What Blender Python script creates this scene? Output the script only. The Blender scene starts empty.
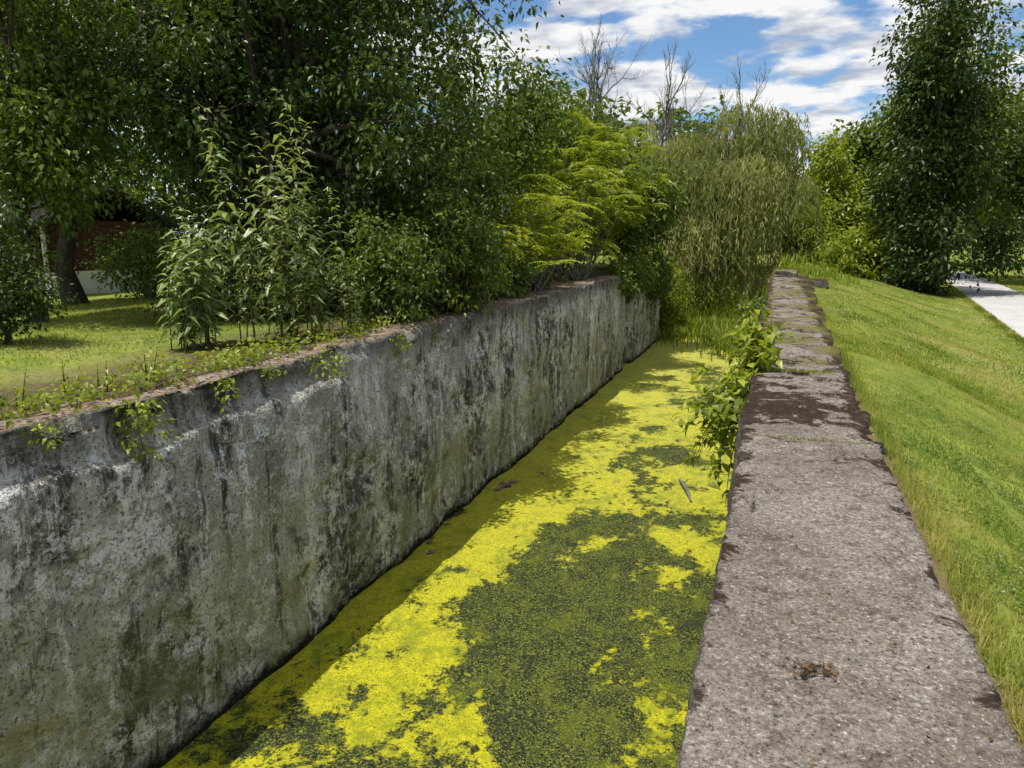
import bpy, math, numpy as np
from mathutils import Matrix, Vector, noise
import bmesh
sc=bpy.context.scene
sc.view_settings.view_transform='Standard'; sc.view_settings.look='None'; sc.view_settings.exposure=0
UP=np.array([0,0,1.0])
class NT:
    def __init__(s,name,world=False):
        if world:
            s.m=bpy.data.worlds.new(name); sc.world=s.m
        else: s.m=bpy.data.materials.new(name)
        s.m.use_nodes=True; s.t=s.m.node_tree; s.t.nodes.clear()
    def n(s,typ,ins=None,**kw):
        nd=s.t.nodes.new(typ)
        for k,v in kw.items(): setattr(nd,k,v)
        if ins:
            for k,v in ins.items():
                if isinstance(v,bpy.types.NodeSocket): s.t.links.new(v,nd.inputs[k])
                else: nd.inputs[k].default_value=v
        return nd
    def math(s,op,a,b=0.0,clamp=False):
        nd=s.n('ShaderNodeMath',{0:a,1:b},operation=op); nd.use_clamp=clamp; return nd.outputs[0]
    def mix(s,f,a,b,mode='MIX'):
        nd=s.t.nodes.new('ShaderNodeMix'); nd.data_type='RGBA'; nd.blend_type=mode
        for i,v in ((0,f),(6,a),(7,b)):
            if isinstance(v,bpy.types.NodeSocket): s.t.links.new(v,nd.inputs[i])
            else: nd.inputs[i].default_value=v if i==0 else (tuple(v)+(1,))[:4]
        return nd.outputs[2]
    def noise(s,vec,scale,detail=5,rough=.6,dist=0):
        return s.n('ShaderNodeTexNoise',{'Vector':vec,'Scale':scale,'Detail':detail,'Roughness':rough,'Distortion':dist}).outputs[0]
    def map(s,vec,scale=(1,1,1),loc=(0,0,0)):
        return s.n('ShaderNodeMapping',{'Vector':vec,'Scale':scale,'Location':loc}).outputs[0]
    def rng(s,v,a,b,c=0.0,d=1.0,smooth=False):
        nd=s.n('ShaderNodeMapRange',{0:v,1:a,2:b,3:c,4:d})
        if smooth: nd.interpolation_type='SMOOTHSTEP'
        return nd.outputs[0]
    def obj(s): return s.n('ShaderNodeTexCoord').outputs['Object']
    def bsdf(s,col,rough=.9,bump=None,bs=.5,bd=.02,spec=0):
        ins={'Color':col if isinstance(col,bpy.types.NodeSocket) else (tuple(col)+(1,))[:4]}
        nb=None
        if bump is not None:
            nb=s.n('ShaderNodeBump',{'Height':bump,'Strength':bs,'Distance':bd}).outputs[0]; ins['Normal']=nb
        d=s.n('ShaderNodeBsdfDiffuse',ins).outputs[0]
        if spec>0:
            gi={'Color':(1,1,1,1),'Roughness':rough}
            if nb is not None: gi['Normal']=nb
            gl=s.n('ShaderNodeBsdfGlossy',gi).outputs[0]
            lw=s.n('ShaderNodeFresnel',{'IOR':1.4}).outputs[0]
            d=s.n('ShaderNodeMixShader',{0:s.math('MULTIPLY',lw,spec),1:d,2:gl}).outputs[0]
        return d
    def out(s,sh):
        s.n('ShaderNodeOutputMaterial',{'Surface':sh}); return s.m

def leafmat(name,c0,c1,c2,trans=.35,gl=.06,tb=1.6):
    m=NT(name); a=m.n('ShaderNodeAttribute',attribute_name='rnd').outputs['Fac']
    r=m.n('ShaderNodeValToRGB',{0:a}); e=r.color_ramp.elements
    e[0].position=0; e[0].color=c0+(1,); e[1].position=1; e[1].color=c2+(1,)
    x=e.new(.55); x.color=c1+(1,)
    col=r.outputs[0]
    p=m.n('ShaderNodeBsdfDiffuse',{'Color':col}).outputs[0]
    t=m.n('ShaderNodeBsdfTranslucent',{'Color':m.mix(1.0,col,(tb*1.05,tb,tb*.4),'MULTIPLY')}).outputs[0]
    s=m.n('ShaderNodeMixShader',{0:trans,1:p,2:t}).outputs[0]
    if gl>0:
        q=m.n('ShaderNodeBsdfGlossy',{'Color':(1,1,.85,1),'Roughness':.42}).outputs[0]
        s=m.n('ShaderNodeMixShader',{0:gl,1:s,2:q}).outputs[0]
    return m.out(s)
def barkmat(name,a,b):
    m=NT(name); o=m.obj(); n=m.noise(m.map(o,(6,6,1.2)),3,4,.7)
    return m.out(m.bsdf(m.mix(m.rng(n,.35,.65),a,b),.95,n,.8,.03))

def nrm(a): return a/np.maximum(np.linalg.norm(a,axis=-1,keepdims=True),1e-9)
class Geo:
    def __init__(s): s.V=[];s.F=[];s.M=[];s.R=[];s.n=0
    def add(s,V,F,mat=0,rnd=0.5):
        V=np.asarray(V,float);F=np.asarray(F,int)
        s.V.append(V);s.F.append(F+s.n);s.M.append(np.full(len(F),mat))
        s.R.append(np.full(len(V),rnd) if np.isscalar(rnd) else rnd); s.n+=len(V)
    def tube(s,P,r,k=5,mat=0):
        P=np.asarray(P,float);n=len(P);r=np.broadcast_to(r,(n,))
        T=nrm(np.gradient(P,axis=0)); ref=np.array([1,0,0.]) if abs(T[0][0])<.8 else np.array([0,1.,0])
        A=nrm(np.cross(T,ref));B=np.cross(T,A)
        th=np.arange(k)*2*math.pi/k
        V=P[:,None]+r[:,None,None]*(np.cos(th)[None,:,None]*A[:,None]+np.sin(th)[None,:,None]*B[:,None])
        i=np.arange(n-1)[:,None]*k; j=np.arange(k)[None]; j2=(j+1)%k
        a=(i+j).ravel();b=(i+j2).ravel();c=(i+k+j2).ravel();d=(i+k+j).ravel()
        s.add(V.reshape(-1,3),np.concatenate([np.stack([a,b,c],1),np.stack([a,c,d],1)]),mat)
    def leaves(s,P,D,N,L,W,mat=1,rnd=None,detail=False,droop=.15):
        n=len(P)
        if n==0:return
        L=np.broadcast_to(L,(n,))[:,None];W=np.broadcast_to(W,(n,))[:,None]
        D=nrm(D);S=nrm(np.cross(D,N));U=np.cross(S,D)
        if rnd is None: rnd=np.random.rand(n)
        if detail:
            v=np.stack([P,P+D*L*.4+S*W*.5+U*W*.15,P+D*L*.5,P+D*L*.4-S*W*.5+U*W*.15,P+D*L-UP*L*droop],1)
            f=np.array([[0,1,2],[0,2,3],[1,4,2],[2,4,3]]);k=5
        else:
            v=np.stack([P,P+D*L*.45+S*W*.5+U*W*.15,P+D*L-UP*L*droop,P+D*L*.45-S*W*.5+U*W*.15],1)
            f=np.array([[0,1,2],[0,2,3]]);k=4
        F=(np.arange(n)[:,None,None]*k+f[None]).reshape(-1,3)
        s.add(v.reshape(-1,3),F,mat,np.repeat(np.clip(rnd,0,1),k))
    def build(s,name,mats,parent=None):
        V=np.concatenate(s.V);F=np.concatenate(s.F);M=np.concatenate(s.M);R=np.concatenate(s.R)
        me=bpy.data.meshes.new(name)
        me.vertices.add(len(V));me.vertices.foreach_set('co',V.ravel())
        me.loops.add(len(F)*3);me.loops.foreach_set('vertex_index',F.ravel().astype(np.int32))
        me.polygons.add(len(F));me.polygons.foreach_set('loop_start',np.arange(len(F),dtype=np.int32)*3)
        me.polygons.foreach_set('material_index',M.astype(np.int32))
        me.polygons.foreach_set('use_smooth',(M==0))
        me.update(calc_edges=True)
        at=me.attributes.new('rnd','FLOAT','POINT');at.data.foreach_set('value',R.astype(np.float32))
        for m in mats: me.materials.append(m)
        o=bpy.data.objects.new(name,me);sc.collection.objects.link(o)
        if parent:o.parent=parent
        return o
def grid_faces(ny,nx):
    i=np.arange(ny-1)[:,None]*nx+np.arange(nx-1)[None]; i=i.ravel()
    return np.concatenate([np.stack([i,i+1,i+nx+1],1),np.stack([i,i+nx+1,i+nx],1)])
def sm(t): t=np.clip(t,0,1); return t*t*(3-2*t)

# ------------------------------------------------------------ terrain
WZ=-5.24
def pathL(y): 
    y=np.asarray(y,float); return 6.6+.116*(y-25)-.0022*np.maximum(y-50,0)**2
PW=2.6
def terrain(x,y):
    x=np.asarray(x,float);y=np.asarray(y,float)
    toe=np.maximum(pathL(np.minimum(y,50))-.6,3.2)
    zr=-1.67-1.15*sm((x-.85)/(toe-.85)*.93+.03)
    zl=-1.52-.5*sm((-x-9)/14)
    z=np.where(x>-2,zr,zl)
    und=.05*np.sin(x*.9+1)*np.cos(y*.55)+.03*np.sin(x*2.1+y*1.3)
    z=z+und*np.where((x>1.6)|(x<-7.5),1,.0)*np.where((x>pathL(y)-.6)&(x<pathL(y)+3.3),0,1)
    ly=sm((y-38)/4); ry=sm((y-32.5)/4)
    wl=.25+2.2*ly; wr=.25+1.6*ry
    inL=sm((x-(-5.95-.3*ly))/wl); inR=sm(((.45)-x)/wr)
    end=1-sm((y-42.0)/5)
    bed=-6.4
    k=inL*inR*end
    z=z*(1-k)+bed*k
    z=np.where((y>44)&(x<.8)&(x>-8),np.minimum(z,-1.9-.0*x),z)
    return z
xs=np.unique(np.concatenate([np.linspace(-400,-60,12),np.linspace(-60,-12,40),np.linspace(-12,-6.4,16),np.array([-6.2,-5.98,-5.9,-5.7,-5.5]),np.linspace(-5.2,-.4,14),np.array([-.1,.2,.3,.45,.6,.8]),np.linspace(.9,14,60),np.linspace(14.5,60,30),np.linspace(70,400,12)]))
ys=np.unique(np.concatenate([np.linspace(-200,-10,14),np.linspace(-9,60,140),np.linspace(62,120,30),np.linspace(130,500,14)]))
X,Y=np.meshgrid(xs,ys); Z=terrain(X,Y)
g=Geo(); g.add(np.stack([X,Y,Z],-1).reshape(-1,3),grid_faces(len(ys),len(xs)))
m=NT('lawn_soil'); o=m.obj()
big=m.noise(o,.35,3,.6); fine=m.noise(o,14,4,.75); mid=m.noise(o,2.2,4,.65)
c=m.mix(m.rng(mid,.35,.68),(.12,.175,.035),(.26,.29,.06))
c=m.mix(m.rng(big,.50,.70),c,(.28,.265,.10))
c=m.mix(m.rng(fine,.45,.72,0,.6),c,(.06,.08,.022))
sx=m.n('ShaderNodeSeparateXYZ',{0:o}); 
soil=m.math('MULTIPLY',m.rng(sx.outputs[0],-8.2,-7.0,0,1),m.rng(sx.outputs[0],-5.4,-5.5,0,1))
c=m.mix(m.math('MULTIPLY',soil,m.rng(mid,.3,.5)),c,(.10,.075,.05))
dry=m.math('MULTIPLY',m.rng(m.math('ADD',sx.outputs[0],m.math('MULTIPLY',mid,.5)),1.30,1.12,0,1),m.rng(sx.outputs[0],-1,0,0,1))
c=m.mix(dry,c,(.15,.12,.06))
zz=m.rng(sx.outputs[2],-3.2,-4.0,0,1); c=m.mix(zz,c,(.07,.08,.025))
g.build('ground',[m.out(m.bsdf(c,.95,m.noise(o,14,2,.7),.9,.05))])

yy=np.linspace(-15,110,200); ww=np.linspace(0,PW,6)
P=[]
for y in yy:
    for k,w in enumerate(ww):
        x=pathL(y)+w; e=0.05*math.sin(y*3)+.04*math.sin(y*7.1) if k in(0,5) else 0
        P.append((x+e,y,float(terrain(x,y))+.03))
m=NT('limestone_gravel');o=m.obj();n=m.noise(o,40,4,.8);n2=m.noise(o,1.2,4,.6)
c=m.mix(m.rng(n,.3,.7),(.34,.33,.33),(.58,.57,.56)); c=m.mix(m.rng(n2,.4,.7,0,.4),c,(.3,.28,.25))
g=Geo();g.add(P,grid_faces(len(yy),6));g.build('gravel_path',[m.out(m.bsdf(c))])

# ------------------------------------------------------------ water
m=NT('duckweed_water');o=m.obj();sx=m.n('ShaderNodeSeparateXYZ',{0:o})
wx=m.map(o,(1.0,.75,1)); n1=m.noise(wx,.8,9,.72,.12); nf=m.noise(o,8,6,.8); n3=m.noise(wx,.33,3,.5)
r=m.n('ShaderNodeValToRGB',{0:m.rng(sx.outputs[0],-5.5,-.2)}); e=r.color_ramp.elements
e[0].position=0;e[0].color=(.59,)*3+(1,);e[1].position=1;e[1].color=(.51,)*3+(1,)
for p,v in((.30,.575),(.42,.475),(.60,.445),(.78,.51)):
    q=e.new(p);q.color=(v,v,v,1)
bx=r.outputs[0]
by=m.rng(sx.outputs[1],10.0,21,0,.13)
s=m.math('ADD',n1,m.math('ADD',m.math('SUBTRACT',bx,.525),by)); s=m.math('ADD',s,m.math('MULTIPLY',m.math('SUBTRACT',nf,.5),.30))
s=m.math('ADD',s,m.math('MULTIPLY',m.math('SUBTRACT',n3,.5),.3))
mask=m.rng(s,.50,.54)
vor=m.n('ShaderNodeTexVoronoi',{'Vector':o,'Scale':62.0}); vc=m.n('ShaderNodeSeparateColor',{0:vor.outputs['Color']}).outputs[0]
n4=m.noise(wx,2.4,6,.75,.2)
bright=m.mix(vc,(.30,.30,.008),(.54,.50,.016)); bright=m.mix(m.rng(vc,.13,.09),bright,(.10,.12,.012))
bright=m.mix(m.rng(nf,.46,.64,0,.7),bright,(.22,.245,.010)); bright=m.mix(m.rng(n4,.49,.62,0,.8),bright,(.175,.205,.010))
film=m.mix(m.rng(n3,.4,.6),(.055,.068,.022),(.042,.054,.02))
film=m.mix(m.rng(vc,.76,.84),film,(.17,.185,.028)); film=m.mix(m.rng(vc,.36,.28),film,(.012,.015,.009))
film=m.mix(m.rng(n4,.50,.62,0,.55),film,(.12,.14,.016))
film=m.mix(m.rng(n4,.46,.36,0,.7),film,(.026,.03,.016))
c=m.mix(mask,film,bright)
ro=m.rng(mask,0,1,.3,.8)
g=Geo();g.add([(-9,-30,WZ),(3,-30,WZ),(3,49,WZ),(-9,49,WZ)],[[0,1,2],[0,2,3]])
g.build('canal_water',[m.out(m.bsdf(c,ro,m.noise(o,32,3,.7),.8,.02,m.rng(mask,0,1,.4,.08)))] if False else [m.out(m.bsdf(c,ro,m.noise(o,32,3,.7),.8,.02,.22))])

# ------------------------------------------------------------ walls
def nz(x,y,z,s,seed=0): return noise.noise(Vector((x*s+seed,y*s+seed*1.7,z*s)))
def sweep(name,prof,ys,disp,mat):
    V=[]
    for y in ys:
        for (x,z) in prof: V.append(disp(x,y,z))
    k=len(prof);g=Geo();g.add(V,grid_faces(len(ys),k)[:, ::-1])
    for st in (0,(len(ys)-1)*k):
        c=np.array(V[st:st+k]); cen=c.mean(0); g.add(np.vstack([c,cen]),[[i,i+1,k] for i in range(k-1)])
    return g.build(name,[mat])
m=NT('weathered_concrete');o=m.obj();sx=m.n('ShaderNodeSeparateXYZ',{0:o})
b1=m.noise(o,.9,5,.68,.5); br=m.noise(m.map(o,(1,1.0,.42)),1.0,6,.74,.35); st2=m.noise(m.map(o,(1,3.2,.24),(3,7,1)),.95,6,.74,.15)
sp=m.noise(o,26,4,.8); sp2=m.noise(o,6,7,.86,.3); pt=m.noise(o,1.3,6,.8,.4)
c=m.mix(m.rng(b1,.36,.64),(.27,.265,.215),(.50,.485,.42))
dk=m.math('MULTIPLY',m.rng(br,.485,.555),m.rng(sp2,.60,.46,.4,1)); c=m.mix(m.math('MULTIPLY',dk,.93),c,(.045,.043,.036))
c=m.mix(m.math('MULTIPLY',m.rng(st2,.44,.38),.85),c,(.06,.056,.043))
wp=m.math('MULTIPLY',m.rng(pt,.505,.575),m.rng(sp2,.44,.51)); c=m.mix(m.math('MULTIPLY',wp,.95),c,(.78,.775,.73))
c=m.mix(m.math('MULTIPLY',m.rng(st2,.56,.60),m.rng(sp2,.43,.53,.1,1)),c,(.80,.79,.75))
lich=m.math('MULTIPLY',m.rng(sp2,.53,.575),m.rng(sp,.44,.51)); c=m.mix(m.math('MULTIPLY',lich,.95),c,(.78,.78,.74))
c=m.mix(m.rng(sp,.545,.60,0,.8),c,(.035,.035,.03))
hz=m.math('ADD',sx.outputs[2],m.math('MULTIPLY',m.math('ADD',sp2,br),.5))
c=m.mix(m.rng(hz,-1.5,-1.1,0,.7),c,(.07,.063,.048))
c=m.mix(m.math('MULTIPLY',m.rng(b1,.47,.58),m.rng(hz,-2.4,-4.0,0,.6)),c,(.23,.235,.10))
c=m.mix(m.rng(hz,-4.5,-4.68,0,.95),c,(.014,.014,.009))
nzz=m.n('ShaderNodeSeparateXYZ',{0:m.n('ShaderNodeNewGeometry').outputs['Normal']}).outputs[2]
topc=m.mix(m.rng(sp2,.4,.6),(.18,.105,.08),(.40,.34,.28)); topc=m.mix(m.rng(b1,.5,.6,0,.5),topc,(.11,.11,.035)); topc=m.mix(m.rng(sp,.53,.58,0,.8),topc,(.06,.035,.025))
c=m.mix(m.rng(nzz,.6,.9),c,topc)
wallL=m.out(m.bsdf(c,.93,m.noise(o,9,4,.8),1.0,.07))
def dL(x,y,z):
    nx=nz(x,y,z,.7)*.06+nz(x,y,z,2.6,5)*.035+nz(x,y,z,8,2)*.016
    X=x; Z=z
    if x>-5.56:
        lip=-1.98+nz(0,y,0,.9,4)*.14+nz(0,y,0,4,4)*.04-(6.3-y)*.02
        if y<8.8 and z>lip:
            X-= .20*min(1,(z-lip)/.08) * (1 if y<6.5 else 1-(y-6.5)/2.3*.6)*(.75+.6*nz(1,y,0,1.3,8))
            nx+=nz(y,3,z,1.8)*.06
        sh=nz(4,y*.8,z*1.6,1.0,12)
        if sh>.25: X-=min(.05,(sh-.25)*.6)
        for j in(8.8,16.9,25.1,33):
            if abs(y-j)<.05: X-=.03
        if 29<y<30.6: X-=.28
        X+=nx+ .05*max(0,nz(0,y,z*3,.5,9))
        if z>-1.66:
            Z+=nz(x,y,0,1.1,3)*.08+nz(x,y,0,5,3)*.05
            ch=nz(2,y,0,2.3,33); 
            if ch>.2: Z-=min(.12,(ch-.2)*.5)
    else:
        Z+=nz(x,y,0,1.3)*.04+nz(x,y,0,5)*.025
    if y<8.8 and z>-1.6: Z-=.05
    return (X,y,Z)
prof=[(-6.3,-6.5),(-6.3,-1.60),(-6.2,-1.50),(-6.05,-1.49),(-5.9,-1.49),(-5.75,-1.49),(-5.62,-1.49),(-5.53,-1.50),(-5.5,-1.54)]+[(-5.5,z) for z in np.arange(-1.60,-5.5,-.06)]+[(-5.46,-6.5)]
ysw=np.concatenate([np.arange(-14,1,.4),np.arange(1,16,.06),np.arange(16,38.4,.12)])
sweep('canal_lock_wall',prof,ysw,dL,wallL)
m=NT('aggregate_concrete');o=m.obj();sx=m.n('ShaderNodeSeparateXYZ',{0:o})
b1=m.noise(o,1.1,6,.70,.4);sp=m.noise(o,30,5,.85);sp2=m.noise(o,8,7,.82,.3);b2=m.noise(o,2.7,7,.74,.6);f2=m.noise(o,62,3,.7)
c=m.mix(m.rng(sp,.38,.62),(.14,.12,.10),(.36,.325,.285))
c=m.mix(m.rng(b1,.42,.58,0,.6),c,(.13,.105,.083))
c=m.mix(m.rng(sp2,.51,.62,0,.8),c,(.085,.065,.05))
c=m.mix(m.math('MULTIPLY',m.rng(f2,.59,.63),m.rng(sp,.4,.6)),c,(.54,.51,.46))
c=m.mix(m.rng(f2,.42,.37,0,.9),c,(.05,.04,.032))
wh=m.math('MULTIPLY',m.rng(b2,.635,.67),m.rng(sp,.42,.5)); c=m.mix(m.math('MULTIPLY',wh,.85),c,(.62,.61,.58))
gy=m.math('MULTIPLY',m.rng(sp2,.43,.32),m.rng(b1,.5,.6)); c=m.mix(m.math('MULTIPLY',gy,.8),c,(.42,.415,.39))
my=m.rng(sx.outputs[1],5.0,7.3,0,.12); ex=m.rng(m.math('ABSOLUTE',m.math('SUBTRACT',sx.outputs[0],.33)),.36,.54,0,.19)
pa=m.n('ShaderNodeVectorMath',{0:o,1:(.15,7.4,-1.6)},operation='DISTANCE').outputs['Value']
ms=m.math('ADD',m.math('ADD',m.math('ADD',b2,my),ex),m.rng(pa,.75,.2,0,.16)); mo=m.math('MULTIPLY',m.rng(ms,.645,.69),m.rng(sp2,.32,.44))
c=m.mix(m.math('MULTIPLY',mo,.9),c,(.030,.018,.013))
c=m.mix(m.math('MULTIPLY',m.rng(sx.outputs[1],7.5,10),m.rng(b1,.48,.6,0,.75)),c,(.15,.145,.045))
side=m.rng(m.n('ShaderNodeSeparateXYZ',{0:m.n('ShaderNodeNewGeometry').outputs['Normal']}).outputs[2],.3,.7)
c=m.mix(side,m.mix(m.rng(sp2,.4,.6),(.06,.05,.038),(.2,.18,.15)),c)
wallR=m.out(m.bsdf(c,.93,m.noise(o,24,4,.8),1.0,.03))
J=[-2.2,6.25,7.6,9.6,12.4,15.5,18.7,22,25.5,29]
def dR(x,y,z):
    X,Z=x,z
    blk=sum(1 for j in J if y>j); off=(math.sin(blk*5.3)*.018) if blk>1 else 0
    if z>-1.8:
        Z+=nz(x,y,0,.9)*.02+nz(x,y,0,4,2)*.012+nz(x,y,0,15,2)*.008+off
        for j in J:
            d=abs(y-j+.03*math.sin(x*6))
            if d<.045: Z-=.05*(1-d/.045)
        if y>9: Z+=nz(x,y,0,2,8)*.06
        ck=abs(nz(x,y,0,1.1,21)); 
        if ck<.02 and y>3: Z-=.02*(1-ck/.02)
        if x>.7:
            ch=nz(1,y,0,2.6,44)
            if ch>.18: Z-=min(.06,(ch-.18)*.35)*(x-.7)/.15
    if abs(x-.33)>.4:
        s=1 if x>.33 else -1
        a=.028 if y<6.2 else .07
        X+=nz(s*3,y,z,1.3,4)*a+nz(s*3,y,z,6,4)*a*.7+nz(s,y,z,18,4)*.015+ math.sin(blk*3.1+s)*.022
        if s>0 and y>6: X-=max(0,nz(1,y,2,1.7,6))*.18
        if s>0: X+=.01*max(0,y-9)*1.3
    return (X,y,Z)
prof=[(-.24,-6.5)]+[(-.22,z) for z in np.arange(-5.6,-1.8,.25)]+[(-.21,-1.72),(-.207,-1.625),(-.197,-1.603)]+[(x,-1.6) for x in np.linspace(-.16,.81,27)]+[(.848,-1.604),(.855,-1.64),(.86,-1.75),(.87,-2.6),(.87,-6.5)]
ysr=np.concatenate([np.arange(-14,1,.4),np.arange(1,11,.03),np.arange(11,33.2,.1)])
sweep('towpath_lock_wall',prof,ysr,dR,wallR)

# ------------------------------------------------------------ vegetation
bark=barkmat('bark',(.03,.024,.018),(.10,.085,.065)); greybark=barkmat('grey_bark',(.10,.09,.08),(.24,.22,.19)); stemm=barkmat('green_stem',(.05,.07,.02),(.12,.10,.05))
Ldark=leafmat('leaf_dark',(.012,.027,.006),(.042,.078,.013),(.15,.20,.034),.28,.03)
Lmid=leafmat('leaf_mid',(.028,.055,.009),(.095,.145,.021),(.22,.275,.038),.38,.03)
Lbright=leafmat('leaf_bright',(.08,.125,.012),(.22,.275,.025),(.38,.41,.04),.42,.03)
Lsumac=leafmat('leaf_sumac',(.13,.19,.018),(.30,.36,.03),(.46,.48,.05),.45,.03)
Lwillow=leafmat('leaf_willow',(.12,.145,.05),(.28,.30,.11),(.48,.47,.21),.35,0)
Lsilver=leafmat('leaf_herb',(.09,.13,.045),(.20,.26,.09),(.36,.42,.18),.35,.04)
Lfar=leafmat('leaf_far',(.045,.08,.02),(.10,.15,.035),(.19,.24,.055),.35,0)
Lgrass=leafmat('grass_blade',(.11,.165,.028),(.25,.30,.052),(.44,.39,.14),.40,0,1.3)

def cl_leaves(g,C,npl,cr,L,rs,detail=False,mat=1,flat=.65,droop=-.35,asp=.5,cv=None):
    n=len(C)*npl; c=np.repeat(C,npl,0); off=rs.normal(size=(n,3))*cr*np.array([1,1,flat])*.6
    P=c+off; D=nrm(off)*.7+rs.normal(size=(n,3))*.45+UP*droop
    N=UP*1.0+rs.normal(size=(n,3))*.55
    if cv is None: cv=rs.rand(len(C))
    rnd=np.repeat(cv,npl)*.45+rs.rand(n)*.5+.12*np.clip(off[:,2]/cr,-1,1)
    l=L*(.65+.6*rs.rand(n)); g.leaves(P,D,N,l,l*asp,mat,rnd,detail)
def fronds(g,C,nf,fl,rs,nleaf=8,L=.09,mat=1,up=.35,asp=.32):
    n=len(C)*nf; c=np.repeat(C,nf,0); a=rs.rand(n)*2*math.pi
    D=np.stack([np.cos(a),np.sin(a),up+rs.normal(size=n)*.35],1);D=nrm(D); S=nrm(np.cross(D,UP)); fl_=fl*(.6+.6*rs.rand(n))
    fr=rs.rand(n); 
    for i in range(nleaf):
        t=(i+1)/nleaf
        P=c+D*(fl_*t)[:,None]-UP*(.45*fl_*t*t)[:,None]
        for sgn in(1,-1):
            DD=S*sgn+D*.35-UP*(.25+.2*t)
            l=L*(1-.45*abs(t-.45))*(.8+.4*rs.rand(n))
            g.leaves(P,DD,UP+rs.normal(size=(n,3))*.25,l,l*asp,mat,fr*.5+rs.rand(n)*.45,False,.1)
def mkbranches(g,base,top,lobes,r0,rs,C=None,lob=None,tw=.3):
    base=np.array(base,float);top=np.array(top,float);n=8
    t=np.linspace(0,1,n)[:,None]; T=base+(top-base)*t; T[1:-1,:2]+=rs.normal(size=(n-2,2))*r0*.6
    rr=r0*(1-.75*t[:,0]); rr[0]*=1.35; g.tube(T,rr,8)
    for c in lobes:
        f=rs.uniform(.3,.85); s=T[int(f*(n-1))]; mid=(s+c)/2+np.array([0,0,.12*np.linalg.norm(c-s)])+rs.normal(size=3)*.12
        tt=np.linspace(0,1,6)[:,None]; B=(1-tt)**2*s+2*tt*(1-tt)*mid+tt*tt*c
        g.tube(B,r0*.42*(1-.75*tt[:,0]),5)
    if C is not None:
        for i in np.where(rs.rand(len(C))<tw)[0]:
            s=lobes[lob[i]]; tt=np.linspace(0,1,4)[:,None]; e=C[i]
            g.tube(s+(e-s)*tt+rs.normal(size=(4,3))*.05,r0*.09*(1.1-.8*tt[:,0])+.004,3)
def tree(name,base,cc,cr_,nl=12,ncl=300,npl=60,L=.12,mats=None,r0=.2,seed=1,cr=.5,detail=False,kind='leaf',lobes=None,asp=.55,flat=.65,lr=(.32,.5),droop=-.35,tw=.3):
    rs=np.random.RandomState(seed); g=Geo(); cc=np.array(cc,float);R=np.array(cr_,float)
    if lobes is None:
        d=nrm(rs.normal(size=(nl,3))); lobes=cc+d*R*rs.uniform(.3,.78,(nl,1))
    lobes=np.array(lobes); k=len(lobes); LR=rs.uniform(lr[0],lr[1],k)
    lob=rs.randint(0,k,ncl); d=nrm(rs.normal(size=(ncl,3))+UP*.15)
    C=lobes[lob]+d*R*(LR[lob]*(.35+.65*rs.rand(ncl)**.5))[:,None]
    mkbranches(g,(base[0],base[1],float(terrain(base[0],base[1]))-.1),cc+UP*R[2]*.3,lobes,r0,rs,C,lob,tw)
    if kind=='leaf': cl_leaves(g,C,npl,cr,L,rs,detail,asp=asp,flat=flat,droop=droop)
    else: fronds(g,C,npl,cr,rs,L=L)
    return g.build(name,mats or [bark,Lmid])

tree('elm_tree',(-9.3,12.6),(-9.3,13.2,2.8),(4.4,4.0,4.5),22,600,75,.145,[bark,Ldark],.24,11,.44,lr=(.28,.44))
tree('elm_tree',(-11.5,16.5),(-10.8,18,4.8),(4.8,4.5,5.5),18,260,55,.2,[bark,Ldark],.26,12,.7)
tree('maple_tree',(-13.0,10.3),(-12.6,9.9,2.9),(2.9,2.4,3.3),14,280,60,.13,[bark,Lmid],.15,13,.40)
tree('maple_tree',(-17.5,15),(-17.0,15,4.0),(5,4,5.0),18,280,50,.22,[bark,Ldark],.25,14,.8)
tree('hawthorn_shrub',(-9.9,7.3),(-9.9,7.3,-.5),(.85,.9,1.05),9,120,50,.075,[bark,Ldark],.04,15,.26)
tree('ash_tree',(-9.5,23),(-9.3,23,2.6),(3.0,3.4,4.4),14,240,52,.2,[bark,Lmid],.2,16,.55)
tree('mulberry_tree',(-7.8,17.8),(-8.0,18,.7),(1.9,2.4,2.2),12,190,55,.16,[bark,Lmid],.12,17,.40)
tree('ailanthus_tree',(-8.3,29),(-7.8,29,1.9),(3.0,3.2,3.1),14,120,10,.25,[bark,Lbright],.13,18,.95,kind='f')
tree('ash_tree',(-6.8,34.5),(-6.5,34.5,.9),(2.6,3.0,3.1),12,200,50,.24,[bark,Lmid],.15,19,.6)
tree('box_elder_tree',(-11,36),(-11,36,3.2),(4,4,4.2),14,180,45,.34,[bark,Lmid],.2,20,.85)
def fr_tree(name,base,h,rad,n,nf,fl,L,mat,seed):
    rs=np.random.RandomState(seed);g=Geo();z0=float(terrain(*base))
    C=np.stack([base[0]+rs.normal(size=n)*rad*.5,base[1]+rs.normal(size=n)*rad*.5,z0+h*(.25+.75*rs.rand(n)**.7)],1)
    C[:,0]=np.where(C[:,0]>-5.3,-5.3+(C[:,0]+5.3)*.3,C[:,0])
    for c in C: 
        s=np.array([base[0]+rs.normal()*.25,base[1]+rs.normal()*.25,z0-.05]);tt=np.linspace(0,1,5)[:,None]
        g.tube(s+(c-s)*tt+np.sin(tt*3.14)*rs.normal(size=3)*.1,.03*(1.2-tt[:,0]),4)
    fronds(g,C,nf,fl,rs,9,L,1)
    return g.build(name,[greybark,mat])
fr_tree('staghorn_sumac',(-6.5,19.6),2.5,1.9,55,8,.62,.18,Lsumac,21)
fr_tree('staghorn_sumac',(-6.9,25.3),3.6,2.6,55,8,.75,.21,Lbright,22)
fr_tree('staghorn_sumac',(-6.6,16.2),1.9,1.3,16,8,.5,.15,Lsumac,23)
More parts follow.
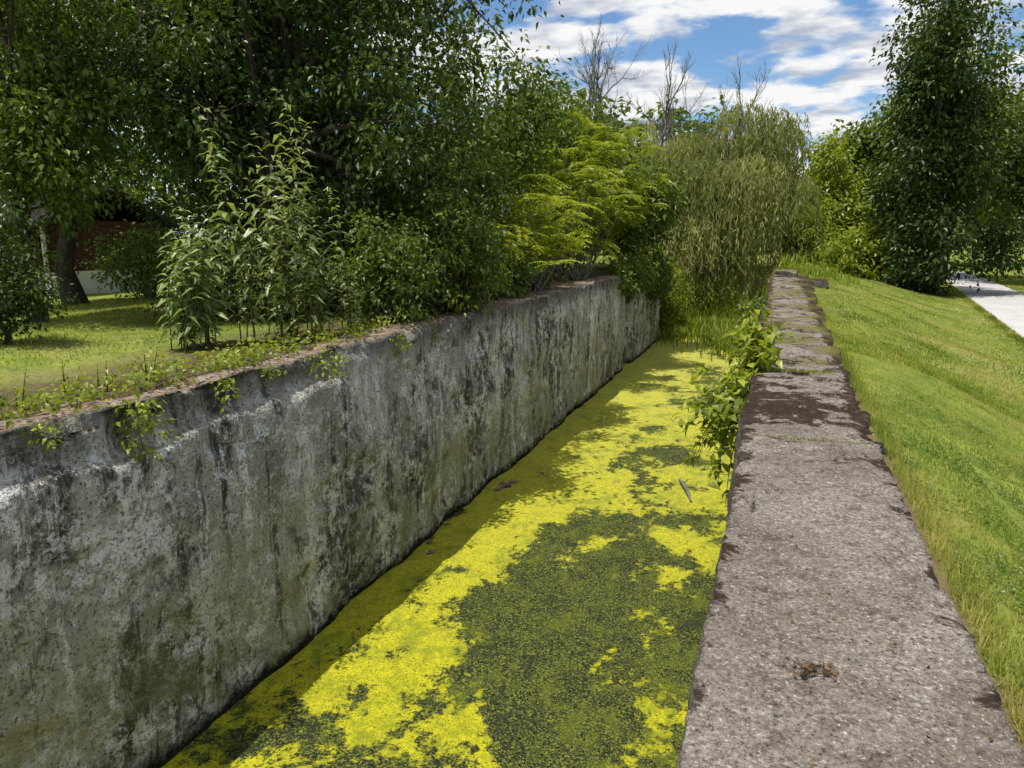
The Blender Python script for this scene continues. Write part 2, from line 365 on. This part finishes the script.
def bush(name,c,r,ncl,npl,L,mat,seed,cr=.22,detail=True,asp=.55):
    rs=np.random.RandomState(seed);g=Geo();c=np.array(c,float);r=np.array(r,float)
    d=nrm(rs.normal(size=(ncl,3)));C=c+d*r*(rs.rand(ncl,1)**.45)*(1+.35*np.sin(d[:,:1]*7+seed)*np.cos(d[:,1:2]*6))
    b=np.array([c[0],c[1],c[2]-r[2]])
    for q in C[::3]:
        s=b+rs.normal(size=3)*np.array([.15,.15,0]);tt=np.linspace(0,1,5)[:,None]
        g.tube(s+(q-s)*tt+np.sin(tt*3.1)*rs.normal(size=3)*.08,.014*(1.3-tt[:,0]),4)
    cl_leaves(g,C,npl,cr,L,rs,detail,asp=asp)
    return g.build(name,[bark,mat])
bush('dogwood_bush',(-6.35,11.9,-.65),(.8,1.2,.95),130,40,.105,Lmid,31)
bush('dogwood_bush',(-5.95,13.6,-.45),(.9,1.3,1.3),180,45,.11,Lmid,32)
bush('dogwood_bush',(-7.9,13,-.3),(1.2,1.5,1.4),110,42,.12,Ldark,33)
bush('honeysuckle_bush',(-6.4,17.5,-.8),(.8,1.6,.8),110,35,.12,Lmid,34)
bush('honeysuckle_bush',(-9.0,11.2,-.8),(1.6,1.0,.95),140,45,.1,Ldark,35)
bush('honeysuckle_bush',(-17.2,17.6,-.9),(2.0,.9,1.2),110,42,.15,Lmid,36,.35)
bush('grape_vine',(-5.6,30.5,-1.6),(.6,3.2,.75),150,35,.17,Lmid,37,.28)
bush('grape_vine',(-5.5,35.5,-2.0),(.7,2.4,1.0),130,35,.18,Lmid,38,.3)
bush('willow_shrub',(-5.6,40.5,-3.0),(1.0,1.8,1.5),170,40,.2,Lbright,40,.35,False,.3)
bush('willow_shrub',(-4.3,45.2,-3.6),(1.8,1.0,1.3),170,40,.22,Lbright,41,.35,False,.3)
def herbs(name,spots,L,mat,seed,pairs=.085,side=.35):
    rs=np.random.RandomState(seed);g=Geo()
    for (x,y,h) in spots:
        z0=float(terrain(x,y))-.02; lean=rs.normal(size=2)*.13*h; n=int(h/pairs); t=np.linspace(0,1,n)
        P=np.stack([x+lean[0]*t**1.6,y+lean[1]*t**1.6,z0+h*t],1); g.tube(P,.011*(1.15-t),4)
        a=rs.rand()*6+np.arange(n)*1.9
        for off in (0,math.pi):
            aa=a+off+rs.normal(size=n)*.3; D=np.stack([np.cos(aa),np.sin(aa),.15+rs.normal(size=n)*.25-.3*(1-t)],1)
            l=L*(.55+.55*np.sin(np.clip(t*1.05,0,1)*math.pi)**.6)*(.8+.4*rs.rand(n)); k=(t>.12)&(rs.rand(n)>.06)
            g.leaves(P[k],D[k],UP+rs.normal(size=(k.sum(),3))*.3,l[k],l[k]*.28,1,rs.rand(k.sum())*.6+.35*t[k],True,.35)
            for i in np.where(k&(t>.45)&(rs.rand(n)<side))[0]:
                m_=6;q=P[i]+nrm(D[i])*np.linspace(.03,.22,m_)[:,None]+UP*np.linspace(0,.12,m_)[:,None]
                g.leaves(q,nrm(D[i])+rs.normal(size=(m_,3))*.6,UP+rs.normal(size=(m_,3))*.3,L*.5,L*.13,1,rs.rand(m_),True,.3)
    return g.build(name,[stemm,mat])
rs=np.random.RandomState(5)
def spots(cx,cy,sx_,sy_,n,h0,h1): return [(cx+rs.normal()*sx_,cy+rs.normal()*sy_,rs.uniform(h0,h1)) for _ in range(n)]
herbs('goldenrod_plant',spots(-7.4,8.05,.16,.2,19,1.2,1.9),.25,Lsilver,41,.09,.1)
herbs('tall_weed',spots(-6.9,9.2,.25,.3,11,2.1,3.3),.27,Lsilver,42,.13,.15)
herbs('tall_weed',spots(-6.4,9.9,.15,.4,9,1.2,2.2),.22,Lsilver,43,.11,.15)
herbs('goldenrod_plant',spots(-6.4,8.9,.12,.4,9,.5,1.1),.17,Lmid,44)
herbs('goldenrod_plant',spots(-6.3,12,.15,1.0,12,.6,1.2),.15,Lsilver,45)
herbs('tall_weed',spots(-6.3,19.5,.2,1.5,22,.8,1.5),.2,Lbright,46)
g=Geo();C=[]
for _ in range(300):
    y=rs.uniform(3.4,12.5);x=-6.05+rs.normal()*.26-.12*max(0,y-6)*.2; x=min(x,-5.62); C.append((x,y,-1.47+rs.rand()*.14))
for y0,ln in((5.15,.6),(5.35,.45),(8.5,.45),(8.2,.25),(7.2,.2),(6.4,.25),(4.3,.2),(10.2,.3),(11.6,.4)):
    for k in range(int(ln*30)): C.append((-5.53+.06*rs.normal(),y0+rs.normal()*.05+.05*k/8,-1.5-k/30))
C=np.array(C);g.tube([(-5.6,5.2,-1.5),(-5.50,5.2,-1.6),(-5.48,5.25,-2.1)],.006,4)
cl_leaves(g,C,8,.10,.065,rs,True,asp=.62); g.build('creeping_vine',[stemm,Lbright])
herbs('ragweed_plant',spots(-6.35,5.6,.15,.6,14,.15,.4),.10,Lbright,47,.04)
def shoots(name,root,n,ln,L,mat,seed,dx,dz,sy=.4):
    rs=np.random.RandomState(seed);g=Geo()
    for i in range(n):
        s=np.array(root)+rs.normal(size=3)*np.array([.03,sy,.03]); e=s+np.array([dx+rs.normal()*.25,rs.normal()*.35,dz+rs.normal()*.35])*ln
        mid=(s+e)/2+np.array([-.1,0,.22]);t=np.linspace(0,1,13)[:,None];B=(1-t)**2*s+2*t*(1-t)*mid+t*t*e
        g.tube(B,.008*(1.3-t[:,0]),4)
        for q in range(2):
            D=rs.normal(size=(13,3))*.8+np.array([-.3,0,.1]);l=L*(.6+.6*rs.rand(13))
            g.leaves(B+rs.normal(size=B.shape)*.05,D,UP+np.array([-.2,0,0])+rs.normal(size=(13,3))*.3,l,l*.55,1,rs.rand(13)*.7+.3*rs.rand(),True,.25)
    return g.build(name,[stemm,mat])
shoots('grapevine_plant',(-.24,9.0,-1.8),36,.95,.16,Lbright,51,-.3,-.5,.5)
shoots('grapevine_plant',(-.16,9.8,-1.62),32,.65,.16,Lbright,52,.0,.25,.3)
shoots('grapevine_plant',(-.24,14.5,-1.8),10,.7,.12,Lmid,53,-.3,-.4)
shoots('grapevine_plant',(-.24,20,-1.8),14,.8,.14,Lmid,54,-.3,-.2,1.5)
def willow(name,base,cc,R,ns,seed,mat,smin=1.5,smax=5.5,ll=.3,K=30,nl=26):
    rs=np.random.RandomState(seed);g=Geo();cc=np.array(cc,float);R=np.array(R,float)
    d=nrm(rs.normal(size=(nl,3))+UP*.35);lob=cc+d*R*rs.uniform(.3,.85,(nl,1))
    mkbranches(g,(base[0],base[1],-2.2),cc+UP*R[2]*.4,lob,.4,rs)
    li=rs.randint(0,nl,ns);a=rs.rand(ns)*6.283;rr=rs.rand(ns)**.6*R[0]*.30
    S=lob[li]+np.stack([np.cos(a)*rr,np.sin(a)*rr,.5-.35*(rr/(R[0]*.3))**2*1.6+rs.normal(size=ns)*.15],1)
    ln=rs.uniform(smin,smax,ns);ln=np.minimum(ln,S[:,2]+4.0)
    t=np.linspace(0,1,K)
    out=np.stack([np.cos(a),np.sin(a),0*a],1)
    P=S[:,None]+out[:,None]*(.55*np.sqrt(t))[None,:,None]+np.array([0,0,-1.])*(ln[:,None]*(t[None]**1.35))[:,:,None]
    P=P+ (np.sin(t[None]*4+rs.rand(ns,1)*6)*.12)[:,:,None]*rs.normal(size=(ns,1,3))*np.array([1,1,0])
    P=P.reshape(-1,3)+rs.normal(size=(ns*K,3))*.05
    D=rs.normal(size=P.shape)*.4-UP*1.0
    lr_=rs.rand(nl)[li];rn=np.repeat(rs.rand(ns)*.25+lr_*.45,K)+rs.rand(ns*K)*.3
    l=ll*(.6+.6*rs.rand(len(P)));g.leaves(P,D,rs.normal(size=P.shape)+UP*.7-np.array([0,.8,0]),l,l*.19,1,rn)
    return g.build(name,[greybark,mat])
willow('willow_tree',(-3.0,47.5),(-3.3,46.5,3.6),(4.9,3.8,5.0),1700,61,Lwillow,1.5,5.0,.36)
willow('willow_tree',(-8.3,47),(-8.0,47,3.0),(3.4,3.5,4.4),500,62,Lwillow,1,3.5,.34)
def dead(name,base,h,seed,r=.16,spread=.38):
    rs=np.random.RandomState(seed);g=Geo()
    def br(p,d,l,r,dep):
        n=6;pts=[p]
        for i in range(n-1):
            d=nrm(d+rs.normal(size=3)*.13+UP*.08);pts.append(pts[-1]+d*l/(n-1))
        pts=np.array(pts);g.tube(pts,r*np.linspace(1,.55,n),5 if r>.03 else 3)
        if dep>0:
            for _ in range(3 if dep>1 else 4):
                i=rs.randint(2,n);nd=nrm(d+rs.normal(size=3)*spread);br(pts[i],nd,l*rs.uniform(.4,.65),r*.5,dep-1)
            br(pts[-1],d,l*.6,r*.55,dep-1)
    br(np.array([base[0],base[1],-2.2]),UP.copy(),h*.48,r,5)
    return g.build(name,[greybark])
dead('dead_tree',(-11.0,46),13,71,.2,.5)
dead('dead_tree',(-8.6,50),12.5,75,.2,.5)
dead('dead_tree',(-7.6,56),13.5,72,.22)
dead('dead_tree',(-4.6,52),12,74,.2)
# right side trees
rl=np.random.RandomState(3);lb=[(6.8+rl.normal()*1.4*(1.2-.04*i),41.5+rl.normal()*1.2,-.9+i*.5) for i in range(22)]
tree('cottonwood_tree',(7.0,41.5),(6.9,41.5,4.2),(3.4,3.0,5.5),22,440,62,.25,[bark,Ldark],.3,81,.7,lobes=lb,lr=(.22,.42),tw=.15)
tree('maple_tree',(10.5,58),(10.8,57,6.0),(5.5,4,7.5),16,280,50,.4,[bark,Lmid],.3,82,1.0,tw=.1)
tree('maple_tree',(14.6,51),(13.8,50.5,5.2),(4.4,4,6.2),16,340,52,.32,[bark,Lmid],.3,83,.85,tw=.1)
tree('walnut_tree',(14.8,39),(14.6,39,2.8),(3,3,4.0),14,220,50,.26,[bark,Lmid],.2,84,.7,tw=.15)
tree('box_elder_tree',(3.9,58),(3.9,58,1.8),(3.0,3,4.2),12,220,50,.36,[bark,Lbright],.2,85,.8,tw=.1)
tree('maple_tree',(6.5,75),(6.8,75,5.5),(5,4,7.0),14,200,45,.55,[bark,Lmid],.3,86,1.1,tw=.1)
bush('elderberry_bush',(4.0,43,-1.3),(1.9,2,1.6),170,42,.25,Lbright,87,.42,False)
bush('elderberry_bush',(1.6,48,-1.0),(2.0,2,2.2),190,42,.26,Lbright,88,.45,False)
bush('honeysuckle_bush',(6.4,41.2,-1.9),(1.4,1.5,.9),110,42,.21,Ldark,89,.4,False)
bush('honeysuckle_bush',(16.0,46,-1.5),(1.4,5,1.4),190,42,.21,Lmid,90,.4,False)
rs=np.random.RandomState(99);g=Geo();CC=[]
for az in np.arange(-75,62,1.5):
    a=math.radians(az);d=rs.uniform(72,95) ; 
    if -38<az<-6: d=rs.uniform(62,75)
    h=rs.uniform(8,11.5) if -4<az<4 else rs.uniform(11,15)
    n=34;u=nrm(rs.normal(size=(n,3)));c=np.array([math.sin(a)*d,math.cos(a)*d,-2+h*.5])
    CC.append(c+u*np.array([3.6,3,h*.5])*rs.rand(n,1)**.4)
    g.tube([c-UP*h*.5,c,c+UP*h*.3],[.25,.18,.05],6)
CC=np.concatenate(CC)
cl_leaves(g,CC,22,1.25,.75,rs,False,asp=.6);g.build('distant_trees',[bark,Lfar])
# ------------------------------------------------------------ grass
def blades(name,gen,n,h0,h1,w,seed,mat=Lgrass,lean=.9,dryx=False):
    rs=np.random.RandomState(seed);x,y=gen(rs,n);z=terrain(x,y)
    P=np.stack([x,y,z-.005],1);h=rs.uniform(h0,h1,len(x));a=rs.rand(len(x))*6.283
    D=np.stack([np.cos(a)*lean*rs.rand(len(x)),np.sin(a)*lean*rs.rand(len(x)),np.ones(len(x))],1)
    S=np.stack([-np.sin(a),np.cos(a),0*a],1);ww=w*(.7+.6*rs.rand(len(x)))
    V=np.stack([P-S*ww[:,None]*.5,P+S*ww[:,None]*.5,P+nrm(D)*h[:,None]],1)
    cl=np.array([noise.noise(Vector((q[0]*.9,q[1]*.5,seed*1.0)))+.6*noise.noise(Vector((q[0]*4,q[1]*4,seed*1.0))) for q in np.stack([x,y],1)])
    rn=np.clip(rs.rand(len(x))*.55+.22+.9*cl,0,1)
    if dryx: rn=np.where((x<1.12)&(rs.rand(len(x))<.3),1,rn)
    g=Geo();g.add(V.reshape(-1,3),np.arange(len(x)*3).reshape(-1,3),1,np.repeat(rn,3))
    return g.build(name,[stemm,mat])
def gnear(rs,n):
    y=2.2+12*rs.rand(n)**1.5; x=.93+rs.rand(n)*(1.0+y*.42); return x,y
def gfar(rs,n):
    y=12+34*rs.rand(n)**1.3; x=1.0+rs.rand(n)*(pathL(y)-1.1); return x,y
blades('mown_grass',gnear,150000,.015,.05,.006,101,dryx=True)
blades('mown_grass',gfar,65000,.025,.07,.016,102)
def gedge(rs,n):
    y=2.2+28*rs.rand(n)**1.4; x=.88+np.abs(rs.normal(size=n))*.09; return x,y
blades('grass_tufts',gedge,11000,.04,.12,.006,103,lean=1.2)
def gl(rs,n):
    y=6+12*rs.rand(n); x=-8.2-14*rs.rand(n); return x,y
blades('lawn_grass',gl,45000,.03,.07,.016,104)
def gpath(rs,n):
    y=15+45*rs.rand(n); s=rs.rand(n)<.5; x=np.where(s,pathL(y)-.12*np.abs(rs.normal(size=n)),pathL(y)+PW+3*rs.rand(n)); return x,y
blades('grass_tufts',gpath,20000,.05,.16,.022,105,lean=.8)
rs=np.random.RandomState(31);n=14000;y=2.3+7*rs.rand(n)**1.3;x=.96+rs.rand(n)*(.8+y*.3)
k=np.array([noise.noise(Vector((a*1.8,b*1.8,5))) for a,b in zip(x,y)])>.0;x=x[k];y=y[k]
g=Geo();P=np.stack([x,y,terrain(x,y)+.025+.015*rs.rand(len(x))],1)
g.leaves(P,rs.normal(size=P.shape)*np.array([1,1,.15]),UP+rs.normal(size=P.shape)*.25,.024,.02,1,rs.rand(len(x))*.6+.2,False,.05);g.build('clover_patch',[stemm,Lmid])
def reeds(name,cx,cy,sx_,sy_,n,h,seed,w=.03):
    rs=np.random.RandomState(seed);x=cx+rs.normal(size=n)*sx_;y=cy+rs.normal(size=n)*sy_
    z=np.maximum(terrain(x,y),WZ)-.02;hh=h*rs.uniform(.6,1.1,n);a=rs.rand(n)*6.283;l=rs.rand(n)*.8
    P0=np.stack([x,y,z],1);dv=np.stack([np.cos(a),np.sin(a),0*a],1);S=np.stack([-np.sin(a),np.cos(a),0*a],1)*w*.5
    P1=P0+UP*hh[:,None]*.6+dv*(hh*l*.3)[:,None];P2=P0+UP*(hh*.95)[:,None]+dv*(hh*l)[:,None]
    V=np.stack([P0-S,P0+S,P1-S,P1+S,P2],1);f=np.array([[0,1,3],[0,3,2],[2,3,4]])
    g=Geo();g.add(V.reshape(-1,3),(np.arange(n)[:,None,None]*5+f).reshape(-1,3),1,np.repeat(rs.rand(n)*.7,5));return g.build(name,[stemm,Lbright])
reeds('reed_grass',-1.6,38.5,.8,2.2,2400,.8,111,.04)
reeds('reed_grass',-3.4,43.5,2.0,1.0,2600,.9,112,.045)
reeds('reed_grass',-5.4,40.5,.8,1.6,1500,.8,114,.04)
reeds('reed_grass',1.2,38,.9,2.5,1200,.4,113)
def joint(rs,n):
    j=np.array([6.25,9.6,12.4])[rs.randint(0,3,n)];return rs.uniform(-.15,.8,n),j+rs.normal(size=n)*.015
rs=np.random.RandomState(7);n=900;x,y=joint(rs,n);V=[];
for i in range(n):
    h=rs.uniform(.01,.035);a=rs.rand()*6.28;z=-1.63
    V+=[(x[i]-.005,y[i],z),(x[i]+.005,y[i],z),(x[i]+.02*math.cos(a),y[i]+.02*math.sin(a),z+.02+h)]
g=Geo();g.add(V,np.arange(n*3).reshape(-1,3),1,np.repeat(rs.rand(n),3));g.build('joint_moss',[stemm,Lgrass])

# ------------------------------------------------------------ small things
m=NT('dead_leaf');a=m.n('ShaderNodeAttribute',attribute_name='rnd').outputs['Fac']
dl=m.out(m.bsdf(m.mix(a,(.05,.028,.015),(.19,.12,.06)),.8))
rs=np.random.RandomState(8);g=Geo()
def ptsleaf(cx,cy,s,n,L):
    P=np.stack([cx+rs.normal(size=n)*s,cy+rs.normal(size=n)*s,np.full(n,-1.585)],1);D=rs.normal(size=(n,3))*np.array([1,1,.15]);g.leaves(P,D,UP+rs.normal(size=(n,3))*.4,L,L*.45,1,rs.rand(n),True,-.1)
ptsleaf(.22,2.75,.035,26,.035)
P=np.stack([rs.uniform(-.15,.8,160),rs.uniform(1.8,14,160),np.full(160,-1.588)],1)
g.leaves(P,rs.normal(size=(160,3))*np.array([1,1,.15]),UP+rs.normal(size=(160,3))*.3,.028,.012,1,rs.rand(160),True,-.1)
for i in range(9):
    p=np.array([.22+rs.normal()*.03,2.75+rs.normal()*.03,-1.582]);d=nrm(rs.normal(size=3)*np.array([1,1,.1]));g.tube([p-d*.05,p+rs.normal(size=3)*.004,p+d*.05],.0016,4)
g.build('leaf_litter',[bark,dl])
g=Geo();P=np.array([(-1.72,15.9,WZ+.03),(-1.6,15.5,WZ+.09),(-1.45,15.05,WZ+.08),(-1.33,14.6,WZ+.02)]);g.tube(P,[.02,.035,.04,.02],7);g.tube([P[1],P[1]+(.12,-.06,.12)],[.02,.006],5);g.build('driftwood_stick',[greybark])
g=Geo()
for (x,y,r) in((-5.2,14.3,.16),(-5.1,14.6,.09),(-5.25,14.0,.08),(-5.2,10.7,.08)):
    nn=12;th=np.arange(nn)*6.283/nn;rr=r*(1+.25*np.sin(th*3+x))
    V=[(x+math.cos(t)*q,y+math.sin(t)*q*1.4,WZ-.02) for t,q in zip(th,rr)]+[(x+math.cos(t)*q*.6,y+math.sin(t)*q*.8,WZ+r*.4) for t,q in zip(th,rr)]+[(x,y,WZ+r*.5)]
    F=[[i,(i+1)%nn,nn+(i+1)%nn] for i in range(nn)]+[[i,nn+(i+1)%nn,nn+i] for i in range(nn)]+[[nn+i,nn+(i+1)%nn,2*nn] for i in range(nn)]
    g.add(V,F)
g.build('rubble_stone',[wallL])
def rock(name,loc,s,seed,mat):
    bm=bmesh.new();bmesh.ops.create_icosphere(bm,subdivisions=3,radius=1)
    for v in bm.verts:
        n=noise.noise(v.co*1.3+Vector((seed,0,0)))*.35; v.co=Vector((max(-.75,min(.75,v.co.x*(1+n))),max(-.75,min(.75,v.co.y*(1+n))),max(-.7,min(.6,v.co.z*(1+n)))))
        v.co=Vector((v.co.x*s[0],v.co.y*s[1],v.co.z*s[2]))+Vector(loc)
    me=bpy.data.meshes.new(name);bm.to_mesh(me);bm.free();me.materials.append(mat);ob=bpy.data.objects.new(name,me);sc.collection.objects.link(ob)
rock('stone_block',(1.1,27.5,-1.6),(.7,.9,.22),3,wallR);rock('stone_block',(.3,31.5,-1.5),(.6,.7,.25),5,wallR)
E=bpy.data.objects.new('storage_shed',None);sc.collection.objects.link(E)
def box(name,c,s,mat,rot=0):
    bm=bmesh.new();bmesh.ops.create_cube(bm,size=1)
    for v in bm.verts:v.co=Vector((v.co.x*s[0],v.co.y*s[1],v.co.z*s[2]))
    bmesh.ops.bevel(bm,geom=bm.edges[:],offset=.015,segments=1)
    bmesh.ops.rotate(bm,verts=bm.verts,cent=(0,0,0),matrix=Matrix.Rotation(rot,3,'X'))
    for v in bm.verts:v.co+=Vector(c)
    me=bpy.data.meshes.new(name);bm.to_mesh(me);bm.free();me.materials.append(mat);ob=bpy.data.objects.new(name,me);sc.collection.objects.link(ob);ob.parent=E
m=NT('brown_boards');o=m.obj();n=m.noise(m.map(o,(6,6,.6)),3,4,.6);brown=m.out(m.bsdf(m.mix(n,(.03,.016,.012),(.08,.04,.03)),.8,n,.4,.02))
m=NT('white_block');o=m.obj();n=m.noise(o,4,4,.7);white=m.out(m.bsdf(m.mix(n,(.40,.39,.37),(.65,.64,.62)),.8))
m=NT('roof_shingle');o=m.obj();n=m.noise(o,8,4,.7);roofm=m.out(m.bsdf(m.mix(n,(.02,.018,.016),(.045,.042,.04)),.9))
bx_,by_=-26.6,21.0;z0=-2.12
box('foundation',(bx_,by_,z0+.45),(8.04,5.04,.9),white)
box('board_wall',(bx_,by_,z0+1.75),(7.98,4.98,1.7),brown)
for i in range(27): box('batten',(bx_-3.85+i*.29,by_-2.52,z0+1.75),(.05,.05,1.65),brown)
box('corner_post',(bx_+3.95,by_-2.56,z0+1.75),(.10,.10,1.7),white)
box('door',(bx_+1.6,by_-2.55,z0+1.6),(1.0,.06,1.4),brown)
box('roof_slope_front',(bx_,by_-1.45,z0+3.1),(8.8,3.4,.12),roofm,.4);box('roof_slope_back',(bx_,by_+1.45,z0+3.1),(8.8,3.4,.12),roofm,-.4)

# ------------------------------------------------------------ world & sun
sv=Vector((-.19,-.26,1)).normalized(); el=math.asin(sv.z); az=math.atan2(sv.x,sv.y)
w=NT('World',True)
sky=w.n('ShaderNodeTexSky',sky_type='NISHITA',sun_disc=False,sun_elevation=el,sun_rotation=az,air_density=1.0,dust_density=.4,ozone_density=2.0)
tc=w.n('ShaderNodeTexCoord').outputs['Generated'];sx=w.n('ShaderNodeSeparateXYZ',{0:tc})
zc=w.math('ADD',w.math('MAXIMUM',sx.outputs[2],0.0),.14)
cv=w.n('ShaderNodeCombineXYZ',{0:w.math('DIVIDE',sx.outputs[0],zc),1:w.math('DIVIDE',sx.outputs[1],zc),2:0.0}).outputs[0]
n1=w.noise(w.map(cv,(1,1.0,1),(2.3,.4,0)),2.1,5,.55,.15); n2=w.noise(w.map(cv,(1,1.1,1),(2.3,.55,0)),3.0,4,.6)
cm=w.rng(n1,.42,.52,0,1,True)
cc=w.mix(w.rng(n2,.38,.54),(.50,.56,.66),(1.0,1.0,1.0))
skyc=w.mix(1.0,sky.outputs[0],(.78,.96,1.12),'MULTIPLY')
b1=w.n('ShaderNodeBackground',{'Color':skyc,'Strength':.12}).outputs[0];b2=w.n('ShaderNodeBackground',{'Color':cc,'Strength':.95}).outputs[0]
mx=w.n('ShaderNodeMixShader',{0:cm,1:b1,2:b2}).outputs[0];w.n('ShaderNodeOutputWorld',{'Surface':mx})
L=bpy.data.lights.new('sun','SUN');L.energy=5.0;L.angle=math.radians(.5);L.color=(1,.95,.86)
lo=bpy.data.objects.new('sun',L);sc.collection.objects.link(lo);lo.rotation_euler=sv.to_track_quat('Z','Y').to_euler();lo.location=(0,0,30)
th=math.radians(19.31);ph=math.radians(11.24)
f=Vector((-math.sin(th)*math.cos(ph),math.cos(th)*math.cos(ph),-math.sin(ph)));r=Vector((math.cos(th),math.sin(th),0));u=r.cross(f)
cam=bpy.data.cameras.new('camera');cam.sensor_width=36;cam.lens=750/1024*36;cam.clip_end=2000;cam.clip_start=.05
co=bpy.data.objects.new('camera',cam);sc.collection.objects.link(co);co.matrix_world=Matrix(((r.x,u.x,-f.x,0),(r.y,u.y,-f.y,0),(r.z,u.z,-f.z,0),(0,0,0,1)))
sc.camera=co
